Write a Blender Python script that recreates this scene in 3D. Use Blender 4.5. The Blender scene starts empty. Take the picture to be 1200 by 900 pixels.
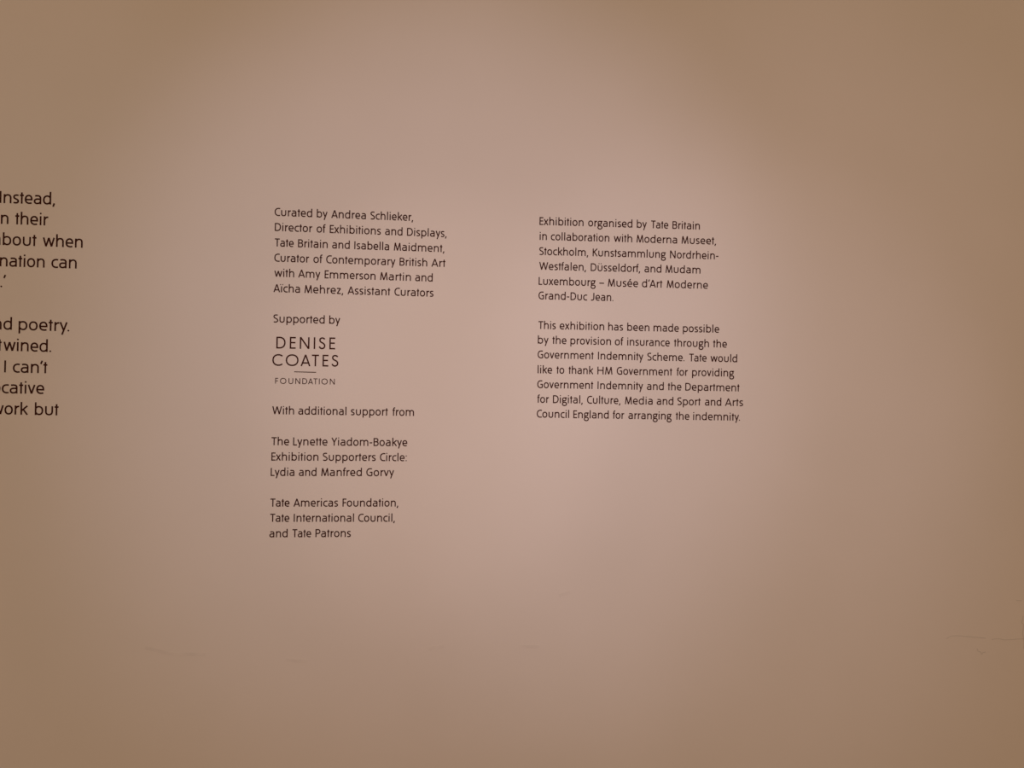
import bpy, math
from mathutils import Vector, Matrix

# ---------------------------------------------------------------- camera, light, exposure
sc = bpy.context.scene
COL = sc.collection
sc.view_settings.view_transform = 'Standard'
sc.view_settings.look = 'None'
sc.view_settings.gamma = 1.0
sc.view_settings.exposure = 0.0
sc.view_settings.use_curve_mapping = False

CAM_POS = Vector((0.0, -1.035, 1.45))          # a visitor holding a phone one metre from the wall
YAW, PITCH, ROLL = 0.0863525, 0.00698933, 0.01552403
cam_data = bpy.data.cameras.new('camera')
cam_data.sensor_width = 36.0
cam_data.lens = 27.0
cam_data.clip_start = 0.01
cam = bpy.data.objects.new('camera', cam_data)
cam.matrix_world = (Matrix.Translation(CAM_POS) @ Matrix.Rotation(-YAW, 4, 'Z')
                    @ Matrix.Rotation(math.pi / 2 + PITCH, 4, 'X') @ Matrix.Rotation(ROLL, 4, 'Z'))
COL.objects.link(cam)
sc.camera = cam

world = bpy.data.worlds.new('gallery_ambience')
sc.world = world
world.use_nodes = True
bg = world.node_tree.nodes['Background']
AMB = (0.456, 0.327, 0.221)
bg.inputs[0].default_value = (*AMB, 1.0)
bg.inputs[1].default_value = 1.0

LAMP = Vector((0.15, -2.3, 2.95))              # track spotlights near the ceiling; fall-off also imitates lens vignette, last is added fill
SPOTS = [  # aim on the wall (x, z), half angle in degrees, colour strength (r, g, b)
    ((0.00, 1.50), 12.0, (0.1300, 0.1060, 0.1182)),
    ((0.00, 1.44), 6.0, (0.0705, 0.0502, 0.0453)),
    ((0.50, 1.62), 10.0, (0.0384, 0.0288, 0.0299)),
    ((0.40, 1.32), 10.0, (0.0735, 0.0590, 0.0625)),
    ((-0.58, 1.42), 12.0, (0.0175, 0.0200, 0.0225)),  # added weak fill, brightens the large lettering at the left
]
WALL_RGB = (0.76, 0.68, 0.62)
for i, ((ax, az), half, rgb) in enumerate(SPOTS):
    ld = bpy.data.lights.new('track_and_fill_spotlight', 'SPOT')
    k = [c / w * 9.0 * 4 * math.pi * math.pi for c, w in zip(rgb, WALL_RGB)]
    top = max(k)
    ld.energy = top
    ld.color = [v / top for v in k]
    ld.spot_size = math.radians(2 * half)
    ld.spot_blend = 1.0
    ld.shadow_soft_size = 0.03
    lo = bpy.data.objects.new('track_and_fill_spotlight', ld)
    lo.location = LAMP
    lo.rotation_euler = (Vector((ax, 0, az)) - LAMP).to_track_quat('-Z', 'Y').to_euler()
    COL.objects.link(lo)

# ---------------------------------------------------------------- materials
def new_mat(name):
    m = bpy.data.materials.new(name)
    m.use_nodes = True
    return m, m.node_tree, m.node_tree.nodes['Principled BSDF']

def painted_wall():
    m, nt, b = new_mat('matt_emulsion_paint')
    tc = nt.nodes.new('ShaderNodeTexCoord')
    mot = nt.nodes.new('ShaderNodeTexNoise')          # faint unevenness of the rolled paint
    mot.inputs['Scale'].default_value = 5.0
    mot.inputs['Detail'].default_value = 3.0
    ramp = nt.nodes.new('ShaderNodeValToRGB')
    w = WALL_RGB
    ramp.color_ramp.elements[0].position = 0.3
    ramp.color_ramp.elements[0].color = (w[0] * 0.985, w[1] * 0.985, w[2] * 0.98, 1)
    ramp.color_ramp.elements[1].position = 0.7
    ramp.color_ramp.elements[1].color = (w[0] * 1.015, w[1] * 1.015, w[2] * 1.02, 1)
    fine = nt.nodes.new('ShaderNodeTexNoise')         # roller stipple
    fine.inputs['Scale'].default_value = 420.0
    fine.inputs['Detail'].default_value = 2.0
    bump = nt.nodes.new('ShaderNodeBump')
    bump.inputs['Strength'].default_value = 0.05
    bump.inputs['Distance'].default_value = 0.0006
    nt.links.new(tc.outputs['Object'], mot.inputs['Vector'])
    nt.links.new(tc.outputs['Object'], fine.inputs['Vector'])
    nt.links.new(mot.outputs['Fac'], ramp.inputs['Fac'])
    nt.links.new(ramp.outputs['Color'], b.inputs['Base Color'])
    nt.links.new(fine.outputs['Fac'], bump.inputs['Height'])
    nt.links.new(bump.outputs['Normal'], b.inputs['Normal'])
    b.inputs['Roughness'].default_value = 0.95
    b.inputs['Specular IOR Level'].default_value = 0.0
    return m

def flat_mat(name, rgb, rough, spec=0.3, vary=0.08, scale=60.0):
    m, nt, b = new_mat(name)
    tc = nt.nodes.new('ShaderNodeTexCoord')
    n = nt.nodes.new('ShaderNodeTexNoise')
    n.inputs['Scale'].default_value = scale
    ramp = nt.nodes.new('ShaderNodeValToRGB')
    ramp.color_ramp.elements[0].color = (*[c * (1 - vary) for c in rgb], 1)
    ramp.color_ramp.elements[1].color = (*[c * (1 + vary) for c in rgb], 1)
    nt.links.new(tc.outputs['Object'], n.inputs['Vector'])
    nt.links.new(n.outputs['Fac'], ramp.inputs['Fac'])
    nt.links.new(ramp.outputs['Color'], b.inputs['Base Color'])
    b.inputs['Roughness'].default_value = rough
    b.inputs['Specular IOR Level'].default_value = spec
    return m

def floorboards():
    m, nt, b = new_mat('oak_floorboards')
    tc = nt.nodes.new('ShaderNodeTexCoord')
    br = nt.nodes.new('ShaderNodeTexBrick')
    br.inputs['Scale'].default_value = 1.0
    br.inputs['Brick Width'].default_value = 1.6
    br.inputs['Row Height'].default_value = 0.14
    br.inputs['Mortar Size'].default_value = 0.002
    br.inputs['Color1'].default_value = (0.52, 0.40, 0.28, 1)
    br.inputs['Color2'].default_value = (0.46, 0.35, 0.24, 1)
    br.inputs['Mortar'].default_value = (0.06, 0.04, 0.02, 1)
    nt.links.new(tc.outputs['Object'], br.inputs['Vector'])
    nt.links.new(br.outputs['Color'], b.inputs['Base Color'])
    b.inputs['Roughness'].default_value = 0.55
    return m

WALL_MAT = painted_wall()
VINYL = flat_mat('dark_vinyl', (0.056, 0.016, 0.009), 0.8, 0.0)
LOGO_VINYL = VINYL
CRACK = flat_mat('dusty_paint_crack', tuple(c * 0.85 for c in WALL_RGB), 0.95, 0.0)
SMUDGE = flat_mat('dull_scuff', tuple(c * 0.97 for c in WALL_RGB), 0.95, 0.0)

# ---------------------------------------------------------------- the setting
def box(name, lo, hi, mat):
    x0, y0, z0 = lo
    x1, y1, z1 = hi
    v = [(x0, y0, z0), (x1, y0, z0), (x1, y1, z0), (x0, y1, z0), (x0, y0, z1), (x1, y0, z1), (x1, y1, z1), (x0, y1, z1)]
    f = [(0, 3, 2, 1), (4, 5, 6, 7), (0, 1, 5, 4), (1, 2, 6, 5), (2, 3, 7, 6), (3, 0, 4, 7)]
    me = bpy.data.meshes.new(name)
    me.from_pydata(v, [], f)
    me.materials.append(mat)
    o = bpy.data.objects.new(name, me)
    COL.objects.link(o)
    o['kind'] = 'structure'
    return o

wall = box('wall_back', (-2.6, 0.0, 0.0), (3.0, 0.12, 3.2), WALL_MAT)
floor = box('floor', (-2.6, -3.6, -0.05), (3.0, 0.12, 0.0), floorboards())

# ---------------------------------------------------------------- lettering
# Stroke alphabet: centre lines in units where the x-height is 500 and capitals are 665 high.
# Each glyph: (left bearing, ink width, right bearing, strokes).  S = polyline / bezier path.
PEN = 92.0
FONT = {}
def G(ch, lsb, width, rsb, *paths):
    FONT[ch] = (lsb, width, rsb, [p for p in paths])

BOWL_D = 'M 368 392 C 335 442 285 464 222 464 C 105 464 38 375 38 248 C 38 118 105 36 208 36 C 280 36 335 68 368 125'
G('a', 52, 392, 80, 'M 62 446 C 110 464 150 464 195 464 C 310 464 354 415 354 325 L 354 0',
  'M 354 282 L 215 282 C 90 282 38 235 38 158 C 38 80 92 36 170 36 C 250 36 320 68 354 120')
G('b', 82, 428, 48, 'M 38 0 L 38 705', 'M 60 392 C 93 442 143 464 206 464 C 323 464 390 375 390 248 C 390 118 323 36 220 36 C 148 36 93 68 60 125')
G('c', 48, 350, 18, 'M 347 448 C 315 460 285 464 250 464 C 112 464 38 380 38 250 C 38 120 112 36 250 36 C 288 36 318 42 347 54')
G('d', 48, 428, 82, 'M 390 705 L 390 0', BOWL_D)
G('e', 48, 406, 45, 'M 45 238 L 366 238 C 372 385 305 464 214 464 C 102 464 38 378 38 250 C 38 112 118 36 240 36 C 295 36 330 44 364 58')
G('f', 15, 222, 0, 'M 92 0 L 92 550 C 92 640 128 676 222 672', 'M 2 462 L 200 462')
G('g', 40, 430, 10, 'M 190 464 C 95 464 46 410 46 333 C 46 255 95 206 190 206 C 285 206 334 255 334 333 C 334 410 285 464 190 464 Z',
  'M 190 464 L 425 464', 'M 96 228 C 66 200 50 165 66 125 C 78 92 130 78 200 78',
  'M 205 78 C 330 78 390 30 390 -58 C 390 -150 320 -202 210 -202 C 100 -202 38 -150 38 -64 C 38 20 100 78 205 78 Z')
G('h', 82, 404, 80, 'M 38 0 L 38 705', 'M 46 320 C 75 420 135 464 215 464 C 315 464 366 405 366 300 L 366 0')
G('i', 82, 76, 82, 'M 38 0 L 38 500', 'DOT 38 648 48')
G('ï', 82, 76, 82, 'M 38 0 L 38 500', 'DOT -50 645 44', 'DOT 126 645 44')
G('k', 82, 378, 8, 'M 38 0 L 38 705', 'M 60 232 L 352 496', 'M 136 296 L 352 4')
G('l', 82, 76, 82, 'M 38 0 L 38 705')
G('m', 82, 690, 80, 'M 38 0 L 38 500', 'M 44 340 C 65 425 115 464 185 464 C 275 464 345 410 345 300 L 345 0',
  'M 349 330 C 370 420 425 464 495 464 C 590 464 652 405 652 300 L 652 0')
G('n', 82, 404, 80, 'M 38 0 L 38 500', 'M 46 330 C 75 420 135 464 215 464 C 315 464 366 405 366 300 L 366 0')
G('o', 48, 426, 48, 'M 213 464 C 102 464 38 378 38 250 C 38 122 102 36 213 36 C 324 36 388 122 388 250 C 388 378 324 464 213 464 Z')
G('p', 82, 428, 48, 'M 38 -192 L 38 500', 'M 60 392 C 93 442 143 464 206 464 C 323 464 390 375 390 248 C 390 118 323 36 220 36 C 148 36 93 68 60 125')
G('r', 82, 236, 6, 'M 38 0 L 38 500', 'M 46 320 C 75 415 130 462 236 456')
G('s', 38, 312, 38, 'M 284 446 C 245 462 215 464 180 464 C 98 464 46 430 46 368 C 46 298 98 278 160 248 C 236 214 272 188 272 132 C 272 70 218 36 142 36 C 102 36 64 42 28 56')
G('t', 22, 208, 22, 'M 104 0 L 104 622', 'M 0 462 L 208 462')
G('u', 82, 404, 80, 'M 38 500 L 38 195 C 38 90 105 36 202 36 C 300 36 366 90 366 195 L 366 500')
G('ü', 82, 404, 80, 'M 38 500 L 38 195 C 38 90 105 36 202 36 C 300 36 366 90 366 195 L 366 500', 'DOT 112 648 46', 'DOT 292 648 46')
G('v', 12, 392, 12, 'M 40 500 L 196 12 L 352 500')
G('w', 12, 640, 12, 'M 40 500 L 174 12 L 320 488 L 466 12 L 600 500')
G('x', 10, 398, 10, 'M 40 500 L 358 0', 'M 350 500 L 40 0')
G('y', 12, 392, 12, 'M 36 502 L 206 56', 'M 356 502 L 128 -194')
G('z', 30, 350, 25, 'M 22 462 L 300 462 L 50 38 L 332 38')
G('é', 48, 406, 45, *FONT['e'][3], 'M 165 566 L 282 682')
G('A', 8, 538, 8, 'M 38 0 L 269 652 L 500 0', 'M 105 188 L 433 188')
G('B', 82, 412, 40, 'M 38 0 L 38 665', 'M 38 627 L 190 627 C 300 627 350 570 350 492 C 350 402 290 352 190 352 L 38 352',
  'M 190 352 C 315 352 374 290 374 200 C 374 92 305 38 190 38 L 38 38')
G('C', 46, 443, 6, 'M 440 608 C 400 624 360 630 308 630 C 130 630 38 510 38 332 C 38 150 130 36 308 36 C 362 36 402 42 440 58')
G('D', 82, 484, 46, 'M 38 0 L 38 665', 'M 38 627 L 170 627 C 360 627 446 515 446 335 C 446 150 355 38 170 38 L 38 38')
G('E', 82, 322, 30, 'M 322 627 L 38 627 L 38 38 L 322 38', 'M 38 342 L 308 342')
G('F', 82, 310, 10, 'M 310 627 L 38 627 L 38 0', 'M 38 332 L 296 332')
G('G', 46, 474, 60, 'M 436 608 C 398 624 355 630 305 630 C 130 630 38 510 38 332 C 38 148 130 36 300 36 C 355 36 398 46 436 70 L 436 322 L 270 322')
G('H', 82, 490, 82, 'M 38 0 L 38 665', 'M 452 0 L 452 665', 'M 38 346 L 452 346')
G('I', 86, 76, 86, 'M 38 0 L 38 665')
G('J', 0, 300, 82, 'M 262 665 L 262 195 C 262 90 195 38 90 38 L 4 42')
G('K', 82, 420, 6, 'M 38 0 L 38 665', 'M 388 662 L 62 322', 'M 128 384 L 394 6')
G('L', 82, 305, 12, 'M 38 665 L 38 38 L 305 38')
G('M', 40, 600, 40, 'M 44 0 L 112 658 L 300 12 L 488 658 L 556 0')
G('N', 82, 490, 82, 'M 38 0 L 38 662 L 452 4 L 452 665')
G('P', 82, 396, 20, 'M 38 0 L 38 665', 'M 38 627 L 185 627 C 305 627 358 560 358 468 C 358 362 300 302 185 302 L 38 302')
G('S', 40, 385, 34, 'M 342 610 C 300 624 255 630 205 630 C 108 630 46 580 46 500 C 46 410 118 376 198 338 C 290 292 346 252 346 176 C 346 90 282 36 182 36 C 130 36 80 44 34 62')
G('T', 10, 430, 10, 'M 0 627 L 430 627', 'M 215 0 L 215 627')
G('W', 12, 770, 12, 'M 40 665 L 206 12 L 385 652 L 564 12 L 730 665')
G('Y', 8, 468, 8, 'M 36 667 L 234 300 L 234 0', 'M 432 667 L 234 300')
G(',', 20, 130, 50, 'M 92 70 L 34 -118')
G('.', 40, 92, 60, 'DOT 46 44 47')
G(':', 60, 92, 60, 'DOT 46 44 47', 'DOT 46 440 47')
G('’', 20, 150, 10, 'M 114 690 L 40 505')
G('-', 40, 220, 40, 'M 0 262 L 220 262')
G('–', 50, 430, 50, 'M 0 262 L 430 262')
LOGO_FONT = {   # geometric capitals, ink box 0..width
    'D': (500, ['M 36 0 L 36 665', 'M 36 630 L 165 630 C 360 630 464 510 464 332 C 464 155 360 35 165 35 L 36 35']),
    'E': (330, ['M 330 630 L 36 630 L 36 35 L 330 35', 'M 36 345 L 310 345']),
    'N': (520, ['M 36 0 L 36 660 L 484 6 L 484 665']),
    'I': (72, ['M 36 0 L 36 665']),
    'S': (360, ['M 320 555 C 290 605 245 632 190 632 C 105 632 55 580 55 510 C 55 430 115 390 190 355 C 275 315 324 265 324 185 C 324 95 262 33 175 33 C 100 33 50 80 32 150']),
    'C': (590, ['M 565 555 C 510 605 430 632 345 632 C 150 632 36 505 36 332 C 36 160 150 33 345 33 C 430 33 510 60 565 110']),
    'O': (690, ['M 345 632 C 150 632 36 505 36 332 C 36 160 150 33 345 33 C 540 33 654 160 654 332 C 654 505 540 632 345 632 Z']),
    'A': (540, ['M 36 0 L 270 652 L 504 0', 'M 100 185 L 440 185']),
    'T': (400, ['M 0 630 L 400 630', 'M 200 0 L 200 630']),
    'F': (320, ['M 320 630 L 36 630 L 36 0', 'M 36 330 L 300 330']),
    'U': (440, ['M 36 665 L 36 240 C 36 105 110 33 220 33 C 330 33 404 105 404 240 L 404 665']),
}
def parse(path):
    """path text -> ('dot', x, y, r) or (list of points, closed)"""
    t = path.split()
    if t[0] == 'DOT':
        return ('dot', float(t[1]), float(t[2]), float(t[3]))
    pts, closed, i = [], False, 0
    while i < len(t):
        c = t[i]
        if c in 'ML':
            pts.append((float(t[i + 1]), float(t[i + 2])))
            i += 3
        elif c == 'C':
            p0 = pts[-1]
            q = [float(v) for v in t[i + 1:i + 7]]
            for k in range(1, 10):
                s = k / 9.0
                a, b, cc, d = (1 - s) ** 3, 3 * s * (1 - s) ** 2, 3 * s * s * (1 - s), s ** 3
                pts.append((a * p0[0] + b * q[0] + cc * q[2] + d * q[4], a * p0[1] + b * q[1] + cc * q[3] + d * q[5]))
            i += 7
        else:
            closed = True
            i += 1
    if closed and abs(pts[0][0] - pts[-1][0]) + abs(pts[0][1] - pts[-1][1]) < 1e-6:
        pts.pop()
    return (pts, closed)

class Film:
    """Cut vinyl film: flat strokes with a real thickness, collected into one mesh (wall metres)."""
    def __init__(self):
        self.v, self.f, self.n = [], [], 0
    def thick(self):
        self.n += 1
        return 0.00016 + 0.000004 * (self.n % 9)       # overlapping strokes never share a plane
    def prism(self, ring):
        """convex outline ring (x, z), counter-clockwise"""
        t, k, n = self.thick(), len(self.v), len(ring)
        self.v += [(x, 0.0, z) for x, z in ring] + [(x, -t, z) for x, z in ring]
        self.f.append(tuple(k + n + i for i in range(n)))
        for i in range(n):
            j = (i + 1) % n
            self.f.append((k + i, k + j, k + n + j, k + n + i))
    def dot(self, x, z, r):
        self.prism([(x + r * math.cos(a * math.pi / 8), z + r * math.sin(a * math.pi / 8)) for a in range(16)])
    def stroke(self, pts, half, closed=False):
        if not closed:                                   # sharp corners (v, w, M, N) are two crossing cuts
            for i in range(1, len(pts) - 1):
                a = (Vector(pts[i]) - Vector(pts[i - 1])).normalized()
                b = (Vector(pts[i + 1]) - Vector(pts[i])).normalized()
                if a.dot(b) < -0.3:
                    self.stroke(pts[:i + 1], half)
                    self.stroke(pts[i:], half)
                    return
        n = len(pts)
        P = [Vector(p) for p in pts]
        left, right = [], []
        for i in range(n):
            if closed or 0 < i < n - 1:
                d0 = (P[i] - P[i - 1]).normalized()
                d1 = (P[(i + 1) % n] - P[i]).normalized()
            elif i == 0:
                d0 = d1 = (P[1] - P[0]).normalized()
            else:
                d0 = d1 = (P[-1] - P[-2]).normalized()
            n0, n1 = Vector((-d0.y, d0.x)), Vector((-d1.y, d1.x))
            m = n0 + n1
            if m.length < 0.05:
                m = n1.copy()
            m.normalize()
            k = min(1.0 / max(m.dot(n1), 0.2), 1.75)
            left.append(P[i] + m * half * k)
            right.append(P[i] - m * half * k)
        t, k = self.thick(), len(self.v)
        for a, b in zip(left, right):
            self.v += [(a.x, 0.0, a.y), (b.x, 0.0, b.y), (a.x, -t, a.y), (b.x, -t, b.y)]
        for i in range(n if closed else n - 1):
            a, b = k + 4 * i, k + 4 * ((i + 1) % n)
            self.f += [(a + 2, a + 3, b + 3, b + 2), (a, a + 2, b + 2, b), (a + 3, a + 1, b + 1, b + 3)]
        if not closed:
            e = k + 4 * (n - 1)
            self.f += [(k, k + 1, k + 3, k + 2), (e + 1, e, e + 2, e + 3)]
    def build(self, name, mat, parent=None, origin=(0, 0, 0)):
        ox, oy, oz = origin
        me = bpy.data.meshes.new(name)
        me.from_pydata([(x - ox, y - oy, z - oz) for x, y, z in self.v], [], self.f)
        me.materials.append(mat)
        me.update()
        o = bpy.data.objects.new(name, me)
        COL.objects.link(o)
        if parent is not None:
            o.parent = parent
        else:
            o.location = origin
        return o

KERN = {('T', 'a'): -10, ('r', '.'): -30, ('y', '.'): -40, ('y', ','): -40, ('f', ','): -10, ('’', 'A'): -40, ('n', '’'): -20, ('t', 'w'): 70}
def set_word(film, text, anchor, x0, z0, x1, z1, unit, pen, track):
    """Set one word so that its letters from `anchor` on span x0..x1 (mm) on the baseline z0..z1."""
    pos, x = [], 0.0
    for i, ch in enumerate(text):
        l, w, r, _ = FONT[ch]
        l, r = l * track, r * track
        if i:
            x += KERN.get((text[i - 1], ch), 0)
        pos.append(x + l)
        x += l + w + r
    u0 = pos[anchor]
    u1 = pos[-1] + FONT[text[-1]][1]
    sx = (x1 - x0) / (u1 - u0)
    sl = (z1 - z0) / (x1 - x0)
    half = 0.5 * pen * unit / 1000.0
    def to(u, v):
        xx = x0 + (u - u0) * sx
        return (xx / 1000.0, (z0 + (xx - x0) * sl + v * unit) / 1000.0)
    for ch, px in zip(text, pos):
        for p in FONT[ch][3]:
            q = parse(p)
            if q[0] == 'dot':
                c = to(px + q[1], q[2])
                film.dot(c[0], c[1], q[3] * unit / 1000.0)
            else:
                film.stroke([to(px + a, b) for a, b in q[0]], half, q[1])
    return sx

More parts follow.
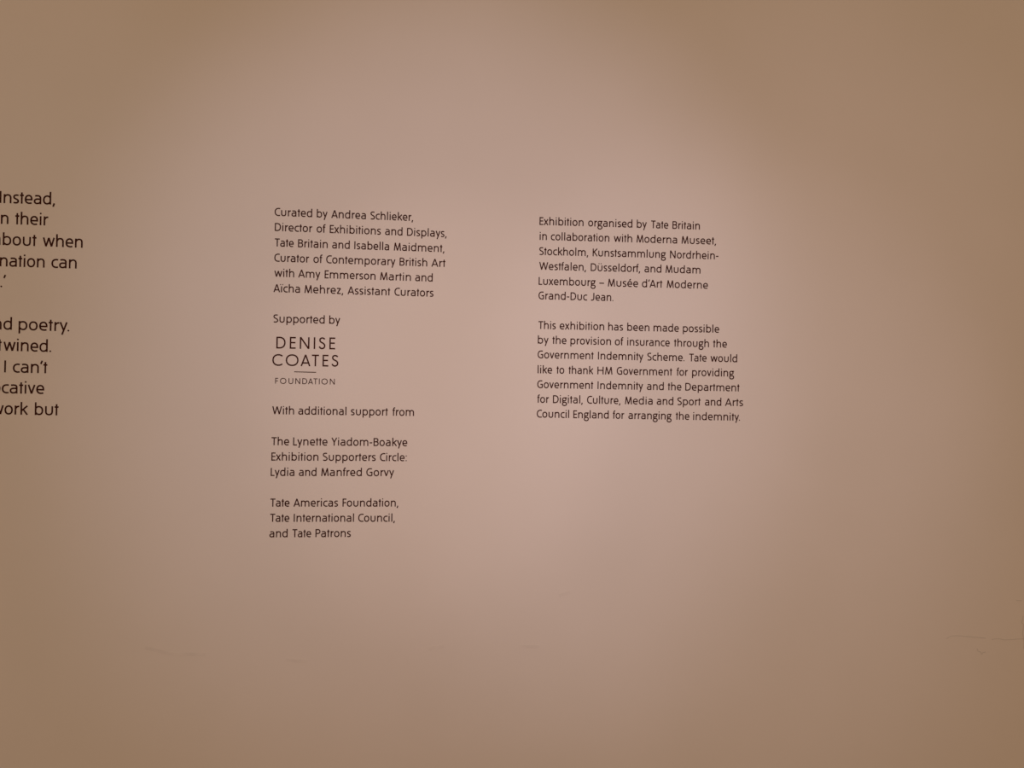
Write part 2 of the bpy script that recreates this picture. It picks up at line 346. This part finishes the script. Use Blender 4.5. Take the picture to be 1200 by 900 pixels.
LINES = {
    'L1': [('Curated', 0, -228.02, 1674.07, -179.61, 1673.91), ('by', 0, -173.4, 1673.89, -159.61, 1673.84), ('Andrea', 0, -154.48, 1673.82, -109.29, 1673.67), ('Schlieker,', 0, -103.22, 1673.65, -46.75, 1673.46)],
    'L2': [('Director', 0, -227.45, 1654.13, -179.05, 1653.93), ('of', 0, -173.28, 1653.91, -161.83, 1653.86), ('Exhibitions', 0, -156.15, 1653.84, -89.27, 1653.57), ('and', 0, -83.53, 1653.55, -60.7, 1653.45), ('Displays,', 0, -54.47, 1653.43, -1.78, 1653.21)],
    'L3': [('Tate', 0, -227.21, 1633.69, -202.95, 1633.6), ('Britain', 0, -197.09, 1633.58, -158.7, 1633.43), ('and', 0, -152.68, 1633.41, -129.91, 1633.33), ('Isabella', 0, -123.64, 1633.3, -78.0, 1633.13), ('Maidment,', 0, -71.68, 1633.11, -4.42, 1632.85)],
    'L4': [('Curator', 0, -227.41, 1613.65, -182.47, 1613.52), ('of', 0, -176.81, 1613.51, -165.26, 1613.47), ('Contemporary', 0, -160.14, 1613.46, -69.43, 1613.19), ('British', 0, -63.66, 1613.18, -27.13, 1613.07), ('Art', 0, -21.44, 1613.05, -2.73, 1613.0)],
    'L5': [('with', 0, -227.07, 1593.67, -201.6, 1593.58), ('Amy', 0, -196.18, 1593.56, -167.7, 1593.46), ('Emmerson', 0, -161.8, 1593.44, -95.37, 1593.2), ('Martin', 0, -89.29, 1593.18, -48.39, 1593.03), ('and', 0, -42.6, 1593.01, -19.52, 1592.93)],
    'L6': [('Aïcha', 0, -227.81, 1573.42, -193.74, 1573.29), ('Mehrez,', 0, -187.76, 1573.26, -137.28, 1573.07), ('Assistant', 0, -131.58, 1573.05, -75.54, 1572.84), ('Curators', 0, -69.78, 1572.82, -18.05, 1572.62)],
    'L7': [('Supported', 0, -227.34, 1533.36, -160.9, 1533.26), ('by', 0, -154.89, 1533.25, -140.74, 1533.23)],
    'L8': [('With', 0, -226.68, 1412.41, -198.6, 1412.41), ('additional', 0, -192.97, 1412.4, -130.56, 1412.4), ('support', 0, -124.64, 1412.4, -76.05, 1412.39), ('from', 0, -69.85, 1412.39, -41.47, 1412.39)],
    'L9': [('The', 0, -226.96, 1371.64, -204.3, 1371.67), ('Lynette', 0, -199.01, 1371.68, -154.49, 1371.75), ('Yiadom-Boakye', 0, -149.38, 1371.75, -49.65, 1371.91)],
    'L10': [('Exhibition', 0, -226.61, 1351.48, -166.03, 1351.62), ('Supporters', 0, -160.26, 1351.64, -91.03, 1351.8), ('Circle:', 0, -85.3, 1351.81, -50.0, 1351.9)],
    'L11': [('Lydia', 0, -227.14, 1331.21, -196.88, 1331.32), ('and', 0, -190.81, 1331.35, -168.24, 1331.43), ('Manfred', 0, -162.03, 1331.45, -108.97, 1331.65), ('Gorvy', 0, -102.92, 1331.67, -66.5, 1331.81)],
    'L12': [('Tate', 0, -226.99, 1290.82, -202.47, 1290.89), ('Americas', 0, -197.07, 1290.9, -139.45, 1291.06), ('Foundation,', 0, -133.32, 1291.08, -60.19, 1291.28)],
    'L13': [('Tate', 0, -226.86, 1270.85, -202.35, 1270.89), ('International', 0, -196.4, 1270.9, -118.25, 1271.03), ('Council,', 0, -112.55, 1271.04, -64.37, 1271.11)],
    'L14': [('and', 0, -227.39, 1250.49, -204.2, 1250.57), ('Tate', 0, -197.92, 1250.59, -173.73, 1250.67), ('Patrons', 0, -167.98, 1250.69, -122.05, 1250.85)],
    'R1': [('Exhibition', 0, 123.81, 1674.04, 184.11, 1674.32), ('organised', 0, 190.72, 1674.35, 251.92, 1674.64), ('by', 0, 258.36, 1674.67, 272.1, 1674.73), ('Tate', 0, 278.33, 1674.76, 302.32, 1674.87), ('Britain', 0, 308.46, 1674.9, 346.96, 1675.08)],
    'R2': [('in', 0, 124.36, 1653.62, 133.94, 1653.68), ('collaboration', 0, 139.67, 1653.71, 220.12, 1654.19), ('with', 0, 226.53, 1654.23, 251.98, 1654.38), ('Moderna', 0, 258.18, 1654.41, 315.13, 1654.75), ('Museet,', 0, 321.39, 1654.79, 370.41, 1655.08)],
    'R3': [('Stockholm,', 0, 123.97, 1633.2, 191.21, 1633.58), ('Kunstsammlung', 0, 197.58, 1633.62, 299.54, 1634.21), ('Nordrhein-', 0, 305.55, 1634.24, 373.98, 1634.63)],
    'R4': [('Westfalen,', 0, 124.28, 1613.07, 188.56, 1613.38), ('Düsseldorf,', 0, 195.17, 1613.41, 263.79, 1613.74), ('and', 0, 270.0, 1613.77, 293.47, 1613.88), ('Mudam', 0, 299.48, 1613.91, 348.67, 1614.15)],
    'R5': [('Luxembourg', 0, 123.9, 1592.6, 202.09, 1592.88), ('–', 0, 207.3, 1592.9, 213.8, 1592.93), ('Musée', 0, 219.13, 1592.95, 261.23, 1593.1), ('d’Art', 0, 266.72, 1593.12, 295.21, 1593.22), ('Moderne', 0, 301.46, 1593.24, 359.62, 1593.45)],
    'R6': [('Grand-Duc', 0, 123.97, 1572.9, 190.7, 1572.98), ('Jean.', 0, 196.01, 1572.99, 227.02, 1573.03)],
    'R7': [('This', 0, 124.35, 1532.68, 148.07, 1532.7), ('exhibition', 0, 153.58, 1532.71, 214.82, 1532.76), ('has', 0, 220.62, 1532.77, 241.03, 1532.79), ('been', 0, 247.1, 1532.79, 277.88, 1532.82), ('made', 0, 283.86, 1532.83, 319.28, 1532.86), ('possible', 0, 325.18, 1532.86, 376.5, 1532.91)],
    'R8': [('by', 0, 123.96, 1512.76, 138.43, 1512.74), ('the', 0, 143.81, 1512.74, 163.03, 1512.72), ('provision', 0, 168.66, 1512.71, 224.59, 1512.66), ('of', 0, 230.05, 1512.66, 241.69, 1512.65), ('insurance', 0, 247.4, 1512.64, 306.7, 1512.58), ('through', 0, 312.83, 1512.58, 362.22, 1512.53), ('the', 0, 368.16, 1512.53, 387.73, 1512.51)],
    'R9': [('Government', 0, 124.03, 1492.83, 200.76, 1492.73), ('Indemnity', 0, 207.02, 1492.72, 269.86, 1492.63), ('Scheme.', 0, 275.6, 1492.62, 327.93, 1492.55), ('Tate', 0, 334.56, 1492.54, 359.11, 1492.51), ('would', 0, 364.81, 1492.5, 402.64, 1492.44)],
    'R10': [('like', 0, 124.35, 1472.39, 143.96, 1472.39), ('to', 0, 150.04, 1472.39, 160.59, 1472.4), ('thank', 0, 166.69, 1472.4, 200.59, 1472.4), ('HM', 0, 206.49, 1472.41, 227.33, 1472.41), ('Government', 0, 233.37, 1472.41, 310.64, 1472.42), ('for', 0, 317.14, 1472.43, 332.8, 1472.43), ('providing', 0, 339.07, 1472.43, 398.65, 1472.44)],
    'R11': [('Government', 0, 124.07, 1452.36, 200.89, 1452.28), ('Indemnity', 0, 207.03, 1452.27, 270.09, 1452.21), ('and', 0, 275.71, 1452.2, 299.17, 1452.18), ('the', 0, 304.93, 1452.17, 324.05, 1452.15), ('Department', 0, 329.71, 1452.14, 406.61, 1452.06)],
    'R12': [('for', 0, 124.38, 1432.4, 140.25, 1432.36), ('Digital,', 0, 145.86, 1432.35, 186.69, 1432.25), ('Culture,', 0, 192.82, 1432.23, 238.96, 1432.12), ('Media', 0, 245.25, 1432.1, 283.89, 1432.01), ('and', 0, 289.76, 1432.0, 312.91, 1431.94), ('Sport', 0, 318.68, 1431.93, 351.37, 1431.85), ('and', 0, 357.79, 1431.83, 380.83, 1431.78), ('Arts', 0, 386.31, 1431.76, 412.15, 1431.7)],
    'R13': [('Council', 0, 124.1, 1412.38, 168.19, 1412.24), ('England', 0, 174.18, 1412.22, 222.89, 1412.07), ('for', 0, 228.69, 1412.05, 244.48, 1412.0), ('arranging', 0, 250.43, 1411.98, 310.8, 1411.78), ('the', 0, 316.69, 1411.77, 335.84, 1411.7), ('indemnity.', 0, 341.39, 1411.69, 407.91, 1411.48)],
    'B1': [('Instead,', 0, -572.29, 1678.45, -504.8, 1678.7)],
    'B2': [('in', 1, -570.33, 1651.81, -561.4, 1651.78), ('their', 0, -552.98, 1651.74, -512.68, 1651.59)],
    'B3': [('about', 1, -567.53, 1624.7, -526.71, 1624.49), ('when', 0, -518.77, 1624.45, -469.8, 1624.2)],
    'B4': [('imagination', 5, -570.63, 1597.34, -516.16, 1597.21), ('can', 0, -507.57, 1597.19, -476.67, 1597.12)],
    'B5': [('.’', 0, -569.39, 1570.58, -562.86, 1570.55)],
    'B6': [('and', 2, -564.73, 1516.41, -554.56, 1516.33), ('poetry.', 0, -546.24, 1516.27, -484.1, 1515.82)],
    'B7': [('intertwined.', 6, -564.21, 1489.26, -505.95, 1488.83)],
    'B8': [('I', 0, -562.54, 1461.66, -560.88, 1461.65), ('can’t', 0, -552.16, 1461.61, -510.15, 1461.41)],
    'B9': [('evocative', 3, -565.14, 1434.94, -513.51, 1434.66)],
    'B10': [('work', 1, -561.3, 1407.9, -533.04, 1407.69), ('but', 0, -524.38, 1407.63, -495.41, 1407.42)],
}
LOGO = {
    'DENISE': [('D', -222.9, -211.12, 1499.16, 15.42), ('E', -205.5, -197.89, 1499.24, 15.44), ('N', -192.58, -180.19, 1499.32, 15.46), ('I', -174.2, -172.98, 1499.39, 15.48), ('S', -167.88, -159.44, 1499.44, 15.49), ('E', -154.1, -146.64, 1499.51, 15.51)],
    'COATES': [('C', -227.67, -214.26, 1476.36, 15.24), ('O', -210.4, -193.96, 1476.42, 15.27), ('A', -191.08, -178.47, 1476.48, 15.29), ('T', -176.69, -167.38, 1476.52, 15.3), ('E', -162.6, -155.16, 1476.57, 15.32), ('S', -150.93, -142.13, 1476.61, 15.34)],
    'FOUNDATION': [('F', -223.53, -219.79, 1452.69, 7.59), ('O', -217.26, -209.33, 1452.7, 7.59), ('U', -206.35, -200.4, 1452.71, 7.6), ('N', -197.53, -191.34, 1452.72, 7.61), ('D', -188.47, -182.27, 1452.74, 7.61), ('A', -180.94, -174.74, 1452.75, 7.62), ('T', -174.07, -168.75, 1452.75, 7.62), ('I', -166.97, -165.98, 1452.76, 7.63), ('O', -163.64, -155.64, 1452.77, 7.63), ('N', -152.64, -146.41, 1452.78, 7.64)],
}
LOGO_RULE = [-199.24, 1468.73, -170.9, 1468.55]
MARKS = {
    'crack': [(714.1, 1105.6), (720.4, 1109.2), (728.1, 1109.9), (735.8, 1109.4), (747.4, 1108.2), (760.3, 1106.9), (773.2, 1105.7)],
    'crack2': [(782.3, 1103.6), (787.4, 1104.5), (795.2, 1104.4), (800.4, 1103.0), (809.5, 1103.1), (821.1, 1103.8), (831.6, 1103.9), (851.1, 1104.5)],
    'chip': [(760.5, 1091.1), (761.8, 1087.4), (765.7, 1086.4), (767.7, 1082.5), (769.6, 1085.5), (773.4, 1086.1)],
    'vert': [(829.9, 1136.5), (828.0, 1126.8), (830.7, 1124.9), (829.5, 1112.1), (831.6, 1099.9), (831.1, 1090.1)],
    'nick': [(819.2, 1159.1), (827.0, 1158.6)],
    's1': [(-16.0, 1100.5), (-10.4, 1103.3), (3.3, 1104.8)],
    's2': [(-203.5, 1089.6), (-189.2, 1087.7), (-174.8, 1087.0)],
    's3': [(-382.5, 1107.8), (-350.3, 1099.6), (-307.2, 1097.8)],
    's4': [(104.4, 1103.5), (121.8, 1102.1), (132.2, 1102.5)],
    's5': [(158.0, 1171.0), (173.2, 1175.5)],
}
SMALL, BIG = 0.0158, 0.0232        # millimetres per alphabet unit in the two sizes of lettering
def empty(name, loc):
    o = bpy.data.objects.new(name, None)
    o.empty_display_size = 0.02
    o.location = loc
    COL.objects.link(o)
    return o

def paragraph(keys, unit, label, group):
    first = LINES[keys[0]][0]
    base = (min(LINES[k][0][2] for k in keys) / 1000.0, 0.0, LINES[keys[-1]][0][3] / 1000.0)
    root = empty('text_paragraph', base)
    root['label'] = label
    root['category'] = 'wall text'
    root['group'] = group
    for k in keys:
        film = Film()
        for w in LINES[k]:
            set_word(film, *w, unit, PEN if unit == SMALL else PEN * 0.94, 0.93 if unit == SMALL else 0.80)
        film.build('text_line', VINYL, root, base)
    return root

paragraph(['B1', 'B2', 'B3', 'B4', 'B5'], BIG,
          'upper of the two large print paragraphs at the left edge, ending in a quote mark', 'large print paragraphs')
paragraph(['B6', 'B7', 'B8', 'B9', 'B10'], BIG,
          'lower of the two large print paragraphs at the left edge, starting with a poetry line', 'large print paragraphs')
paragraph(['L1', 'L2', 'L3', 'L4', 'L5', 'L6'], SMALL,
          'six line small print paragraph of curator credits at the top of the middle column', 'small print paragraphs')
paragraph(['L7'], SMALL, 'short single line of small print reading Supported by, directly above the logo', 'small print paragraphs')
paragraph(['L8'], SMALL, 'single line of small print about additional support, directly below the logo', 'small print paragraphs')
paragraph(['L9', 'L10', 'L11'], SMALL,
          'three line small print paragraph naming a supporters circle, second block under the logo', 'small print paragraphs')
paragraph(['L12', 'L13', 'L14'], SMALL,
          'three line small print paragraph at the very bottom of the middle column, ending in Patrons', 'small print paragraphs')
paragraph(['R1', 'R2', 'R3', 'R4', 'R5', 'R6'], SMALL,
          'six line small print paragraph at the top of the right column, about the exhibition organisers', 'small print paragraphs')
paragraph(['R7', 'R8', 'R9', 'R10', 'R11', 'R12', 'R13'], SMALL,
          'seven line small print paragraph at the bottom of the right column, about insurance and indemnity', 'small print paragraphs')

# the supporter's logo: two wide spaced lines of capitals, a short rule, one small line of capitals
lbase = (LOGO['COATES'][0][1] / 1000.0, 0.0, LOGO['FOUNDATION'][0][3] / 1000.0)
logo = empty('supporter_logo', lbase)
logo['label'] = 'supporter logo of wide spaced thin capitals with a short rule, in the middle column'
logo['category'] = 'logo'
for row, pen, nm in (('DENISE', 80.0, 'logo_line'), ('COATES', 80.0, 'logo_line'), ('FOUNDATION', 84.0, 'logo_small_line')):
    film = Film()
    for ch, x0, x1, z, h in LOGO[row]:
        w, paths = LOGO_FONT[ch]
        sx, sz = (x1 - x0) / w, h / 665.0
        if ch == 'I':
            xm = (x0 + x1) / 2
            x0, sx = xm - 36 * sz, sz
        for p in paths:
            pts, closed = parse(p)
            film.stroke([((x0 + a * sx) / 1000.0, (z + b * sz) / 1000.0) for a, b in pts], 0.5 * pen * sz / 1000.0, closed)
    film.build(nm, LOGO_VINYL, logo, lbase)
film = Film()
a, b, c, d = LOGO_RULE
film.stroke([(a / 1000.0, b / 1000.0), (c / 1000.0, d / 1000.0)], 0.00052)
film.build('logo_rule', LOGO_VINYL, logo, lbase)

# wear on the wall: a hairline crack in the paint with a chip under it, and a few dull scuffs
def mark(name, keys, half, mat):
    film = Film()
    for k in keys:
        film.stroke([(x / 1000.0, z / 1000.0) for x, z in MARKS[k]], half)
    o = film.build(name, mat, wall)
    return o
mark('paint_crack', ['crack', 'crack2'], 0.0005, CRACK)
mark('paint_crack', ['vert'], 0.0005, CRACK)
mark('paint_chip', ['chip', 'nick'], 0.0006, CRACK)
for k in ('s1', 's2', 's3', 's4', 's5'):
    mark('scuff_mark', [k], 0.0022, SMUDGE)
